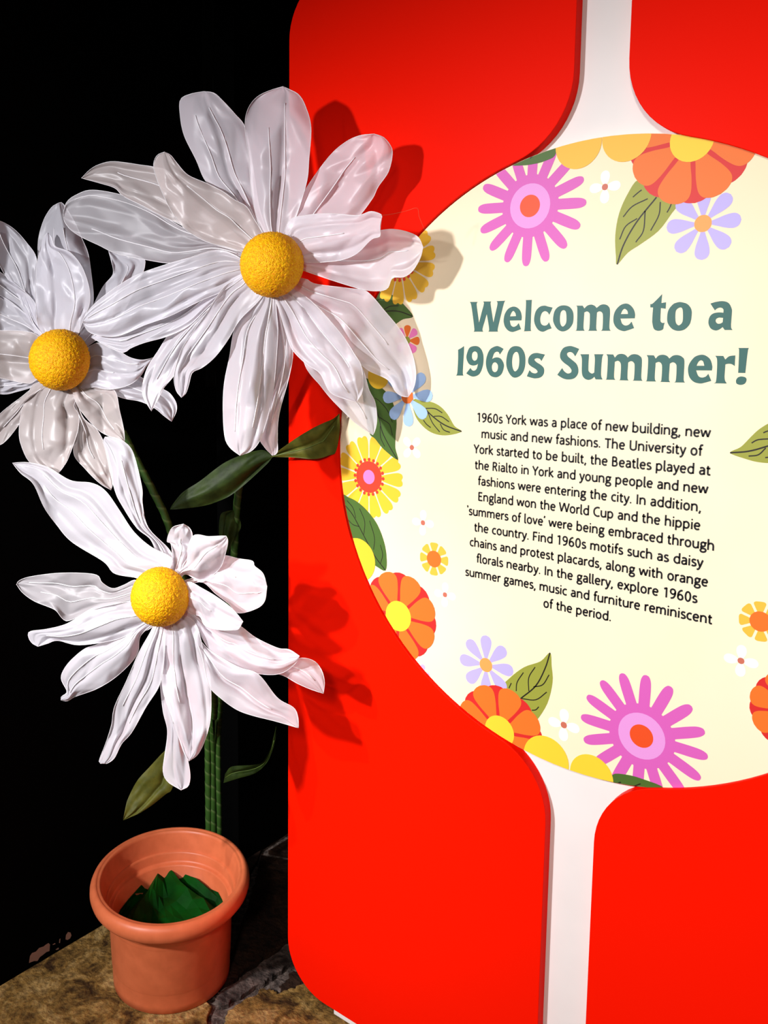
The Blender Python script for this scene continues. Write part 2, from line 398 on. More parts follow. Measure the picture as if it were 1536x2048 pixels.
def motif(kind, c, tip, base=0, n=None, label=None):
    C_ = U(*c); T_ = U(*tip) - C_; R = T_.length; a0 = math.atan2(T_.y, T_.x); p = Print()
    def ring(prof, n, mt, lay, rr=1.0, off=0.0, skip=()):
        for i in range(n):
            p.poly(petal_poly(C_, a0+off+2*math.pi*i/n, prof, R*rr), mt, base+lay+.2*(i % 2))
    if kind == 'aster':
        ring(ASTER, 16, I_pink, 1); p.poly(circ(C_, R*.52), I_pink, base+2); p.poly(circ(C_, R*.37), I_lilacpink, base+3); p.poly(circ(C_, R*.185), I_orred, base+4)
    elif kind in ('lav', 'blue'):
        ring(TEAR, 8, I_lav if kind == 'lav' else I_blue, 1, 1.0 if kind == 'lav' else 1.0); p.poly(circ(C_, R*.235), I_apr if kind == 'lav' else I_or, base+2)
    elif kind == 'double':
        ring(FAT, 8, I_redk, 1, .985, math.pi/8); p.poly(circ(C_, R*.6), I_redk, base+2); 
        ring(FAT, 8, I_or, 3); p.poly(circ(C_, R*.34), I_yel, base+4)
    elif kind == 'stub':
        ring(STUB, 8, I_amb, 1); p.poly(circ(C_, R*.50), I_or, base+2)
    elif kind == 'gold':
        ring(NOTCH, 14, I_gld, 1); 
        for i in range(20): p.poly(circ(C_ + Vector((math.cos(i*math.pi/10), math.sin(i*math.pi/10)))*R*.43, R*.043, 14), I_scar, base+2)
        p.poly(circ(C_, R*.39), I_scar, base+3); p.poly(circ(C_, R*.175), I_rose, base+4)
    elif kind == 'white':
        ring(OVAL, 4, I_wht, 1); p.poly(circ(C_, R*.20, 20), I_terra, base+2)
    elif kind == 'mix':
        ring(FAT, 4, I_rose, 1, 1.0, math.pi/4); ring(FAT, 4, I_or, 2); p.poly(circ(C_, R*.26, 20), I_olv, base+3)
    return p.done('printed_flower', label)
def pleaf(outline, midrib, veins, mt, base=0, wv=.0012):
    p = Print(); p.poly([U(*q) for q in cr(outline, 4, True)], mt, base+1)
    for v in [midrib] + veins:
        c_ = [U(*q) for q in cr(v, 5)]; rb = ribbon(c_, wv*(1.0 if v is midrib else .8)); 
        for q in rb: p.poly(q, I_vein, base+2)
    return p.done('printed_leaf')
def ribbon(c_, w):
    """quads along a polyline"""
    out = []; n = len(c_); Ls = []; Rs = []
    for i in range(n):
        d = (c_[min(i+1, n-1)] - c_[max(i-1, 0)]).normalized(); e = Vector((-d.y, d.x))*w
        if 0 < i < n-1:
            d1 = (c_[i]-c_[i-1]).normalized(); k = max(.5, abs(d.dot(d1))); e /= k
        Ls.append(c_[i]+e); Rs.append(c_[i]-e)
    for i in range(n-1): out.append([Ls[i], Ls[i+1], Rs[i+1], Rs[i]])
    return out
def z1(o, s, pts): return [(o[0]+x/s, o[1]+y/s) for x, y in pts]
c1 = lambda *p: z1((860, 250), 2.2722, p)
c2 = lambda *p: z1((670, 420), 4.0966, p)
c3 = lambda *p: z1((670, 860), 4.0966, p)
c4 = lambda *p: z1((820, 1220), 2.1453, p)
c8 = lambda *p: z1((1380, 800), 2.5577, p)

# printed leaves (behind the flowers)
pleaf(c1((945, 250), (900, 310), (860, 400), (842, 500), (845, 600), (851, 634), (900, 580), (960, 540), (1040, 480), (1100, 400), (1140, 340), (1060, 320), (1000, 280)),
      c1((851, 634), (880, 545), (940, 440), (1030, 328)), [c1((862, 520), (890, 460), (942, 425)), c1((878, 418), (920, 370), (990, 335)), c1((922, 328), (945, 308), (962, 295)), c1((935, 533), (970, 480), (978, 390)), c1((1003, 480), (1040, 410), (1047, 350)), c1((1077, 398), (1090, 375), (1098, 355))], I_olv, 0)
pleaf(c1((370, 182), (420, 150), (500, 120), (570, 90), (568, 140), (520, 165), (470, 178), (420, 184)), c1((455, 152), (480, 132), (505, 120)), [], I_dkg, 6)
pleaf(c2((300, 640), (360, 668), (430, 680), (500, 715), (570, 780), (640, 872), (560, 895), (500, 935), (400, 1020), (300, 900)), c2((640, 872), (520, 830), (400, 832), (300, 860)), [c2((522, 784), (450, 790), (392, 822)), c2((412, 725), (370, 730), (340, 745)), c2((487, 910), (430, 905), (380, 915))], I_dkg, 0, .0010)
pleaf(c2((220, 1380), (330, 1420), (430, 1500), (480, 1590), (505, 1720), (498, 1850), (495, 1950), (515, 2047), (400, 1960), (330, 1875), (280, 1820), (240, 1600)), c2((515, 2047), (450, 1940), (390, 1820), (360, 1700), (300, 1540)),
      [c2((472, 1845), (450, 1760), (400, 1720), (365, 1698)), c2((408, 1937), (375, 1860), (372, 1770)), c2((472, 1740), (430, 1640), (370, 1570), (330, 1540))], I_dkg, 6, .0010)
pleaf(c3((60, 535), (110, 550), (180, 585), (260, 655), (340, 760), (395, 890), (422, 1020), (415, 1150), (330, 1110), (220, 1040), (120, 900), (70, 700)), c3((415, 1150), (320, 1020), (230, 850), (150, 700), (88, 620)),
      [c3((100, 578), (150, 640), (172, 722)), c3((203, 643), (245, 750), (238, 855)), c3((285, 743), (325, 880), (318, 980)), c3((373, 940), (392, 1020), (375, 1092)), c3((108, 735), (150, 775), (198, 790))], I_dkg, 6, .0010)
pleaf(c2((640, 1555), (760, 1565), (850, 1600), (920, 1670), (980, 1770), (1038, 1815), (930, 1845), (830, 1838), (740, 1790), (660, 1690)), c2((1038, 1815), (900, 1762), (800, 1690), (740, 1630)),
      [c2((880, 1662), (820, 1628), (745, 1625)), c2((935, 1735), (870, 1692), (810, 1690)), c2((858, 1818), (800, 1745), (762, 1660)), c2((942, 1822), (890, 1800), (862, 1750)), c2((785, 1783), (750, 1755), (725, 1722))], I_olv, 0)
pleaf(c4((601, 183), (560, 220), (490, 245), (430, 290), (400, 330), (430, 400), (530, 470), (545, 472), (590, 400), (612, 310), (608, 240)), c4((601, 183), (580, 250), (540, 325), (475, 380)),
      [c4((537, 245), (510, 290), (510, 348)), c4((487, 268), (460, 310), (456, 348)), c4((597, 278), (570, 320), (530, 330)), c4((587, 352), (540, 385), (480, 380)), c4((553, 415), (540, 428), (523, 430)), c4((435, 313), (425, 335))], I_olv, 0)
pleaf(c4((870, 706), (930, 706), (1000, 725), (1090, 765), (1000, 800), (880, 760)), c4((880, 750), (905, 738)), [c4((960, 756), (990, 745))], I_dkg, 6)
pleaf(c8((205, 270), (260, 240), (310, 190), (360, 145), (430, 110), (560, 90), (700, 180), (640, 260), (520, 305), (430, 322), (350, 318), (280, 300)), c8((205, 270), (300, 262), (400, 235), (600, 170)),
      [c8((315, 220), (350, 203), (420, 198)), c8((300, 287), (350, 280), (388, 245)), c8((375, 168), (400, 158), (450, 150)), c8((385, 295), (420, 285), (450, 230))], I_olv, 0)
# printed flowers
motif('aster', (1060, 412), (1173, 405), 2, label='orchid pink printed flower, upper left of the heading')
motif('aster', (1283, 1472), (1416, 1514), 2, label='orchid pink printed flower at the foot of the round panel')
motif('lav', (1406, 447), (1483, 439), 0, label='lavender printed daisy beside the orange flower')
motif('lav', (972, 1330), (972, 1270.5), 0, label='lavender printed daisy under the text')
motif('lav', (836, 1352), (848, 1330), 0)
motif('double', (1384, 279), (1340, 408), 2, label='orange and crimson printed flower at the top')
motif('double', (797, 1232), (869, 1216), 9, label='orange and crimson printed flower at the left edge')
motif('double', (999, 1463), (1025, 1381), 2, label='orange and crimson printed flower at the lower left edge')
motif('double', (1590, 1425), (1508, 1448), 2)
motif('gold', (738, 954), (805.5, 961), 1, label='golden printed flower with a scarlet scalloped centre')
motif('gold', (800, 524), (870, 503), 1, label='golden printed flower behind the petal tip')
motif('blue', (815, 793), (866, 791), 9, label='sky blue printed daisy')
motif('stub', (868, 1118), (897, 1123), 0)
motif('stub', (1521, 1243), (1477, 1238), 0)
motif('mix', (814, 681), (839.5, 682), 1)
for c, t in (((1210, 374), (1211, 341)), ((823.8, 895), (839, 877)), ((846, 1045.5), (847, 1020)), ((890, 1189.5), (891, 1165)), ((1127.7, 1450), (1129, 1418)), ((1482, 1321.6), (1484, 1290))):
    motif('white', c, t, 0)
for c, r, lay, mt in (((1157, 288), (1204, 281), 8, I_amb), ((1253, 272), (1303, 268), 8, I_amb), ((1092, 1519), (1137, 1541), 9, I_yel), ((1183, 1553), (1227, 1563), 9, I_yel), ((757, 752), (757, 778), 9, I_yel), ((715, 1120), (750, 1118), 9, I_gld)):
    p = Print(); C_ = U(*c); p.poly(circ(C_, (U(*r)-C_).length, 40), mt, lay); p.done('printed_petal')

# ---- heading, letters traced as outlines
def loop(s, o, sc):
    P = []
    for t in s.split():
        c = t.endswith('!'); x, y = t.rstrip('!').split(','); P.append((o[0]+float(x)/sc, o[1]+float(y)/sc, c))
    n = len(P); k0 = next((i for i in range(n) if P[i][2]), None)
    if k0 is None: return [U(*q) for q in cr([p[:2] for p in P], 5, True)]
    P = P[k0:]+P[:k0]; out = []; i = 0
    while i < n:
        j = i+1
        while j < n and not P[j][2]: j += 1
        seg = [P[q % n][:2] for q in range(i, j+1)]
        if len(seg) > 2: out += cr(seg, 5)[:-1]
        else: out.append(seg[0])
        i = j
    return [U(*q) for q in out]
def glyph(loops, shift=Vector((0, 0))):
    v3 = [[Vector((p.x+shift.x, p.y+shift.y, 0)) for p in l] for l in loops]
    flat = [p for l in v3 for p in l]
    fs = geometry.tessellate_polygon(v3)
    me = bpy.data.meshes.new('letter'); me.from_pydata([(p.x, -.0003, p.y) for p in flat], [], [tuple(f) for f in fs]); me.update()
    for p in me.polygons:
        if p.normal.y > 0: p.flip()
    return link('letter', me, I_teal, disc)
h1 = ((930, 580), 8.5333); h2 = ((1090, 580), 7.68); h3 = ((1290, 580), 7.68); h4 = ((900, 680), 7.68); h5 = ((1100, 680), 7.68); h6 = ((1310, 680), 7.68)
HEAD = [
 (h1, ['82,203! 220,203! 200,245 222,420 240,560! 280,400 322,240 312,195! 450,195! 438,235 462,400 485,555! 520,400 555,235 540,190! 690,182! 665,230 610,450 560,665 565,712! 400,712! 412,670 395,540 372,410! 335,540 300,665 312,712! 148,712! 160,668 135,450 105,250']),
 (h1, ['965,518! 970,450 950,365 900,305 825,283 740,320 680,410 660,520 680,620 735,690 800,716 860,705 958,668! 918,563! 880,608 830,628 785,600 765,522!', '770,450! 790,395 825,358 860,395 872,445!']),
 (h1, ['1025,172! 1145,168! 1138,230 1122,650 1143,700! 992,700! 1017,660 1042,220']),
 (h1, ['1497,300! 1440,425! 1410,380 1360,362 1310,400 1285,490 1300,575 1350,607 1400,595 1435,550! 1480,655! 1420,675 1330,713 1250,680 1195,590 1180,490 1210,360 1280,285 1360,267 1420,282']),
 (h2, ['290,235 370,255 425,320 440,410 425,520 360,605 270,637 190,600 135,510 125,430 150,320 210,255', '285,310 320,335 330,420 322,510 275,562 238,520 230,430 245,340']),
 (h2, ['480,240! 580,240! 605,283! 650,240 710,224 760,240 795,275! 850,232 910,220 970,245 1000,320 990,570 1010,627! 860,627! 883,590 890,400 875,345 835,328 800,345! 787,570 802,627! 660,627! 682,590 690,400 680,350 645,330 605,345! 592,570 610,627! 458,627! 488,590 497,290']),
 (h2, ['1380,435! 1385,370 1360,290 1300,225 1235,208 1150,240 1075,330 1050,440 1065,530 1120,600 1205,632 1270,620 1370,585! 1330,485! 1290,530 1235,545 1185,515 1160,440!', '1165,370! 1190,315 1225,290 1265,320 1275,368!']),
 (h3, ['265,62! 252,200! 325,188! 318,288! 245,278! 238,420 240,480 265,505 303,502! 290,545 275,605 205,628 140,600 115,520 112,450 122,300 125,268! 82,268! 82,215! 115,210 190,140']),
 (h3, ['560,187 650,215 710,290 718,390 690,520 610,605 510,628 420,600 355,520 340,430 360,310 430,220 500,190', '540,268 575,290 583,370 575,490 520,542 475,500 467,400 480,310']),
 (h3, ['1005,208! 1100,180 1210,172 1290,205 1332,290 1335,360 1322,560 1345,615! 1225,615! 1193,570! 1140,608 1080,622 1010,590 975,510 990,420 1040,365 1120,345 1205,348! 1205,300 1180,275 1140,272 1100,290 1075,315!', '1200,428! 1135,425 1092,450 1090,490 1120,517 1160,515 1193,495!']),
 (h4, ['218,92! 215,200 198,500 212,547! 92,547! 112,505 125,300 125,150! 170,125']),
 (h4, ['250,512! 315,428! 340,462 375,470 410,440 432,365! 400,385 345,392 290,365 255,290 258,220 300,120 380,92 450,110 500,180 517,290 500,420 450,525 370,562 310,550', '380,175 415,195 425,245 410,300 375,318 345,290 338,235 350,195']),
 (h4, ['825,138! 765,225! 750,190 720,180 680,205 648,292! 690,270 740,268 790,295 825,360 828,420 800,510 750,560 690,573 620,545 570,460 552,350 570,240 620,140 710,93 770,105', '692,343 725,365 738,410 725,470 690,493 655,470 643,410 660,360']),
 (h4, ['1010,93 1090,115 1145,200 1160,310 1145,440 1090,540 1000,580 930,540 875,430 865,320 890,190 940,115', '1015,182 1050,210 1065,310 1050,430 1000,482 965,430 955,330 970,230']),
 (h4, ['1460,222! 1405,325! 1380,290 1335,280 1298,300 1330,340 1400,385 1445,440 1440,520 1390,575 1310,590 1250,580 1180,558! 1222,462! 1260,500 1310,512 1345,490 1320,450 1240,400 1202,350 1210,270 1260,215 1330,198 1400,210']),
 (h5, ['450,137! 388,253! 350,200 305,185 265,205 275,250 340,305 410,370 437,450 425,530 370,590 280,607 200,590 112,535! 187,430! 220,480 270,513 320,500 330,460 290,405 210,345 160,280 160,200 210,120 300,92 370,105']),
 (h5, ['468,218! 600,218! 590,440 605,490 645,515 680,500! 690,300 680,218! 822,218! 800,290 785,530 808,607! 700,605! 683,565! 640,600 580,612 520,580 490,500 490,290']),
 (h6, ['875,468! 880,400 850,300 780,240 705,227 610,260 530,360 507,460 530,570 600,645 690,668 750,660 865,628! 820,517! 780,560 720,577 665,550 632,467!', '638,395! 670,335 705,312 740,330 758,395!']),
 (h6, ['928,242! 1050,245! 1080,300! 1140,250 1235,235! 1225,400! 1180,372 1130,365 1082,375! 1070,590 1103,668! 903,665! 940,620 955,320']),
 (h6, ['1282,122! 1443,122! 1425,180 1388,507! 1277,505! 1292,180']),
 (h6, ['1330,560 1390,575 1407,615 1380,670 1315,690 1255,670 1245,620 1275,575']),
]
for (o_, s_), ls in HEAD: glyph([loop(l, o_, s_) for l in ls])
SM = '868,218! 972,222! 997,270! 1040,225 1105,212 1160,230 1195,268! 1250,225 1320,218 1380,245 1413,310 1403,570 1422,627! 1268,625! 1290,590 1300,400 1285,345 1245,325 1202,345! 1190,570 1208,622! 1058,618! 1080,590 1090,400 1075,340 1040,320 997,335! 985,560 1005,612! 845,610! 872,575 888,290'
mm = loop(SM, *h5); glyph([mm]); glyph([mm], U(1293.6, 710.2)-U(1213, 708.4))

# ---- body text: single-line skeletons given a pen width (units: 1/100 em)
ARCH = 's 9,35 17,42.5 27,44.5 37,41 42,30;l 42,31 42,0'
BOWL = 's 9,36 17,43 27,44.5 38,38 42.5,24 38,10 27,3.5 16,5 9,12'
G = {
 'a': (46, 's 9,40 17,44.5 26,44.5 34,40 36.5,31;l 36.5,32 36.5,0;s 36,26.5 24,26.5 13,23 8.5,14 13,5 22,3.5 31,7 36,13'),
 'b': (52, 'l 9,72 9,0;' + BOWL), 'c': (41, 's 37,41 29,44.5 19,43 11,35 8.5,24 11,12 19,5 29,3.5 37.5,7'),
 'd': (52, 'l 43,72 43,0;s 43,36 35,43 25,44.5 14,38 9,24 14,10 25,3.5 36,5 43,12'),
 'e': (48, 'l 9,25 41,25;s 40.5,25 38.5,36 32,43 24,44.5 14,40 9,30 8.5,21 13,9 20,4 30,3.5 39.5,8'),
 'f': (29, 's 31,67 24,69 17,66 14,57 14,46;l 14,50 14,0;l 3,44 27,44'),
 'g': (47, 'c 24,45 13,41 10,32 13,22 23,18 33,22 36,32 33,41;l 31,42.5 46,44;s 15,20 10,13 14,7 28,5 38,2 42,-6 37,-14 25,-18 13,-16 7,-9 10,-1 17,5'),
 'h': (52, 'l 9,72 9,0;' + ARCH), 'i': (20, 'l 10,48 10,0;d 10,63'), 'k': (44, 'l 9,72 9,0;l 38,47 11,24;l 14,27 41,0'),
 'l': (22, 'l 9,72 9,14;s 9,16 9.5,7 13,3.5 21,4'), 'm': (77, 'l 9,48 9,0;s 9,36 16,42.5 24,44.5 33,41 37.5,30;l 37.5,31 37.5,0;s 37.5,35 45,42.5 54,44.5 63,41 67,30;l 67,31 67,0'),
 'n': (52, 'l 9,48 9,0;' + ARCH), 'o': (51, 'c 25.5,45 13,39 8.5,24 13,9 25.5,3 38,9 42.5,24 38,39'), 'p': (52, 'l 9,48 9,-20;' + BOWL),
 'r': (32, 'l 9,48 9,0;s 9,33 15,41 22,44.5 31,43.5'), 's': (38, 's 32,41 24,44.5 14,43.5 9,36 12,28 22,23.5 31,18 32,9 23,3.5 13,3.5 6,7'),
 't': (32, 'l 13,60 13,14;s 13,16 15,6 22,3.5 30,5;l 3,44 28,44'), 'u': (51, 'l 42,48 42,0;s 42,12 34,5.5 24,3.5 14,7 9,18;l 9,17 9,48'),
 'v': (42, 'l 4,48 21,3;l 38,48 21,3'), 'w': (67, 'l 4,48 18,3;l 18,3 33.5,45;l 33.5,45 49,3;l 49,3 63,48'), 'x': (43, 'l 5,48 39,0;l 38,48 4,0'),
 'y': (42, 'l 4,48 22,4;s 39,48 24,6 17,-9 11,-15 2,-15'), ',': (20, 'l 13,7 6,-13'), '.': (20, 'd 10,5'), '{': (16, 'l 6,74 10,57'), '}': (16, 'l 11,74 6,57'),
 '1': (44, 'l 26,68 26,0;l 27,65 9,57'), '9': (50, 'c 25,64 14,60 9.5,48 14,36 25,31 36,35 41,47 36,60;s 41,47 40,28 32,11 21,4 11,4'),
 '6': (50, 'c 25.5,37 14,32 9.5,20 14,8 25.5,3 37,8 41,20 36,32;s 9.5,20 11,40 18,55 29,64 39,65'), '0': (51, 'c 25.5,64 14,56 9.5,34 14,12 25.5,3 37,12 41.5,34 37,56'),
 'B': (52, 'l 10,67 10,0;s 10,63 24,63 34,58 36,49 33,40 24,36 10,36;s 24,36 36,32 41,19 36,8 25,4 10,4'), 'C': (55, 's 51,61 38,64 24,60 13,50 9,33 13,16 24,6 38,3 52,7'),
 'E': (47, 'l 10,67 10,0;l 10,63 40,63;l 10,35 37,35;l 10,4 42,4'), 'F': (44, 'l 10,67 10,0;l 10,63 40,63;l 10,33 36,33'), 'I': (22, 'l 11,67 11,0'),
 'R': (52, 'l 10,67 10,0;s 10,63 24,63 35,58 38,48 33,38 23,33 10,33;l 24,34 44,0'), 'T': (50, 'l 25,63 25,0;l 2,63 48,63'), 'U': (60, 'l 10,67 10,26;s 10,28 13,10 30,3 47,10 50,28;l 50,26 50,67'),
 'W': (82, 'l 3,67 20,3;l 20,3 41,66;l 41,66 62,3;l 62,3 79,67'), 'Y': (48, 'l 2,67 24,31;l 46,67 24,31;l 24,33 24,0'), ' ': (26, '')}
TEXT = ['1960s York was a place of new building, new', 'music and new fashions. The University of', 'York started to be built, the Beatles played at', 'the Rialto in York and young people and new', 'fashions were entering the city. In addition,', 'England won the World Cup and the hippie',
        '{summers of love} were being embraced through', 'the country. Find 1960s motifs such as daisy', 'chains and protest placards, along with orange', 'florals nearby. In the gallery, explore 1960s', 'summer games, music and furniture reminiscent', 'of the period.']
SPAN = [(-.2171, .1914), (-.2065, .1808), (-.2210, .1947), (-.2183, .1926), (-.2109, .1841), (-.2098, .1844), (-.2324, .2071), (-.2161, .1914), (-.2249, .2007), (-.2095, .1861), (-.2327, .2101), (-.0727, .0498)]
PEN = 6.2
def line_mesh(txt, x0, x1, zb, ky=.000243):
    adv = sum(G[c][0] for c in txt); first, last = 4, 4; kx = (x1-x0)/(adv-first-last)
    V = []; F = []; cx = -4.0
    def quad(q):
        b = len(V)
        for p in q: V.append((x0+(cx+p.x)*kx, -.0003, zb+p.y*ky))
        F.append(tuple(range(b, b+len(q))))
    for ch in txt:
        for st in G[ch][1].split(';'):
            if not st: continue
            kd, pts = st.split(' ', 1); pts = [Vector(tuple(map(float, q.split(',')))) for q in pts.split()]
            if kd == 'd': quad([pts[0]+Vector((math.cos(a*.6283), math.sin(a*.6283)))*6.0 for a in range(10)]); continue
            if kd == 's': pts = [Vector(q) for q in cr(pts, 4)]
            if kd == 'c': pts = [Vector(q) for q in cr(pts, 4, True)]; pts += [pts[0], pts[1]]
            for q in ribbon(pts, PEN): quad(q)
        cx += G[ch][0]
    me = bpy.data.meshes.new('text_line'); me.from_pydata(V, [], F); me.update()
    for p in me.polygons:
        if p.normal.y > 0: p.flip()
    return link('text_line', me, I_black, disc), kx/ky
for i, t in enumerate(TEXT):
    o, k = line_mesh(t, SPAN[i][0], SPAN[i][1], 1.3776 - i*.02915)
    print('line', i, round(k, 3))

# ------------------------------------------------------------------ the pot
PX, PY = -.945, -.13
pot = thing('flower_pot', 'terracotta coloured plastic flower pot standing on the stone floor', 'flower pot', (PX, PY, 0))
prof = [(.0, .004), (.130, .004), (.1345, .0), (.1385, .002), (.1405, .02), (.1425, .05), (.1432, .053), (.1440, .056), (.1540, .172), (.1548, .175), (.1556, .178), (.1580, .203), (.1600, .2065), (.1700, .2080), (.1800, .2110), (.1890, .2170), (.1950, .2250),
        (.1980, .2350), (.1975, .2450), (.1940, .2530), (.1880, .2580), (.1835, .2585), (.1815, .2570), (.1800, .2560), (.1765, .2570), (.1735, .2555), (.1715, .2500), (.1660, .2150), (.1560, .1840), (.1535, .1810), (.1500, .1800), (.1470, .1790), (.1450, .1760), (.1330, .03), (.0, .02)]
va = math.atan2(-1.39-PY, .587-PX)
def lathe(prof, oval, n=96):
    vs = []; fs = []
    for r, z in prof:
        for k in range(n):
            th = 2*math.pi*k/n; rr = r + (oval*math.cos(2*(th-va)) * min(1, z/.2) if r > .01 else 0)
            vs.append((PX+rr*math.cos(th), PY+rr*math.sin(th), z))
    for i in range(len(prof)-1):
        for k in range(n): fs.append((i*n+k, i*n+(k+1) % n, (i+1)*n+(k+1) % n, (i+1)*n+k))
    return vs, fs
vs, fs = lathe(prof, .010)
body = pyd('pot_body', vs, fs, M_pot, pot, True)
# crumpled green paper inside
vs = []; fs = []; rings, segs = 9, 26; rnd = random.Random(7)
pk = on_z(323, 1710, .178); peak = Vector((pk.x-PX, pk.y-PY))
for i in range(rings+1):
    f = i/rings
    for k in range(segs):
        th = 2*math.pi*k/segs; rim = Vector((math.cos(th), math.sin(th)))*.138
        q = peak*(1-f) + rim*f
        fold = abs(((k/segs*4 + .6*noise.noise(Vector((q.x*9, q.y*9, 2)))) % 1) - .5)*2
        z = .172 - .034*f**.6 + .042*(fold-.7)*math.sin(math.pi*min(1, f*.8+.02)) + .022*noise.noise(Vector((q.x*16, q.y*16, 5)))*min(1, f*3)*(1-f*.6)
        sw = Vector((noise.noise(Vector((q.x*15, q.y*15, 9))), noise.noise(Vector((q.x*15, q.y*15, 19)))))*.008*math.sin(math.pi*f)
        vs.append((PX+q.x+sw.x, PY+q.y+sw.y, z))
for i in range(rings):
    for k in range(segs): fs.append((i*segs+k, i*segs+(k+1) % segs, (i+1)*segs+(k+1) % segs, (i+1)*segs+k))
fs = [t for (a, b, c, d) in fs for t in (((a, b, c), (a, c, d)) if (a*7+b) % 2 else ((a, b, d), (b, c, d)))]
pp = pyd('crumpled_paper', vs, fs, M_paper); pp['label'] = 'crumpled dark green paper stuffed inside the terracotta pot'; pp['category'] = 'paper'

# ------------------------------------------------------------------ daisies
_cz = {}
def _cv(i, j, k):
    q = (i, j, k)
    if q not in _cz: _cz[q] = random.Random(i*7919 + j*104729 + k*31).uniform(-1, 1)
    return _cz[q]
def crease(a, b, k):
    """crumpled-film height: flat triangular facets meeting in crisp folds"""
    i, j = math.floor(a), math.floor(b); f, g = a-i, b-j
    h00, h10, h01, h11 = _cv(i, j, k), _cv(i+1, j, k), _cv(i, j+1, k), _cv(i+1, j+1, k)
    if (i+j) % 2:
        return h00 + (h10-h00)*f + (h11-h10)*g if f > g else h00 + (h01-h00)*g + (h11-h01)*f
    return h00 + (h10-h00)*f + (h01-h00)*g if f+g < 1 else h11 + (h01-h11)*(1-f) + (h10-h11)*(1-g)
def sheet(name, Lp, Rp, pos, mt, parent, nu=54, nv=29, pleats=2, amp=.006, seed=0, cup=.012, dz=None, crumple=.003, facet=.017):
    LL = resample(cr(Lp, 6), nu); RR = resample(cr(Rp, 6), nu); vs = []; fs = []; rnd = random.Random(seed)
    ph = [rnd.random()*6.28 for _ in range(4)]; so = seed*3.7; sh = (rnd.uniform(-.9, .9), rnd.uniform(-1.2, 1.2))
    for i in range(nu):
        s = i/(nu-1); env = min(1, s*5)*(1-max(0, s-.8)/.2*.65)
        for j in range(nv):
            v = j/(nv-1); p = LL[i].lerp(RR[i], v); c = 2*v-1
            x = v*pleats*(1-.25*s) + .07*math.sin(s*3+ph[0]) + ph[1]
            tri = (1-abs((x % 1)-.5)*2)**4*1.6-.3                                    # sharp pleats running from base to tip
            e = amp*tri*env*(1-s*.55)*(1-c**4) + cup*c*c*math.sin(math.pi*min(1, s*1.05))*(1 if seed % 3 else -.6)
            e += crumple*noise.noise(Vector((v*1.5+so, s*1.7, so)))*env*2.2 + crumple*1.0*(abs(noise.noise(Vector((v*2.4+s*.8+so, s*2.0-v*.8, so+8))))-.2)*env
            e += facet*(crease(v*2.1+so+sh[0]*s, s*3.6+sh[1]*v, seed) + .42*crease(v*4.3+sh[1]*s+so, s*8+sh[0]*v+.3, seed+5))*env
            if dz: e += dz(s, v)
            vs.append(pos(p[0], p[1], e))
    for i in range(nu-1):
        for j in range(nv-1): fs.append((i*nv+j, i*nv+j+1, (i+1)*nv+j+1, (i+1)*nv+j))
    me = bpy.data.meshes.new(name); me.from_pydata([tuple(v) for v in vs], [], fs)
    uv = me.uv_layers.new(name='UVMap'); k = 0
    rr = rnd.random()*50
    for p in me.polygons:
        for vi in p.vertices:
            uv.data[k].uv = ((vi % nv)/(nv-1)+rr, (vi//nv)/(nu-1)*2+rr); k += 1
    me.update()
    o = link(name, me, mt, parent, True)
    o['grid'] = 0; del o['grid']
    return o, vs, nu, nv
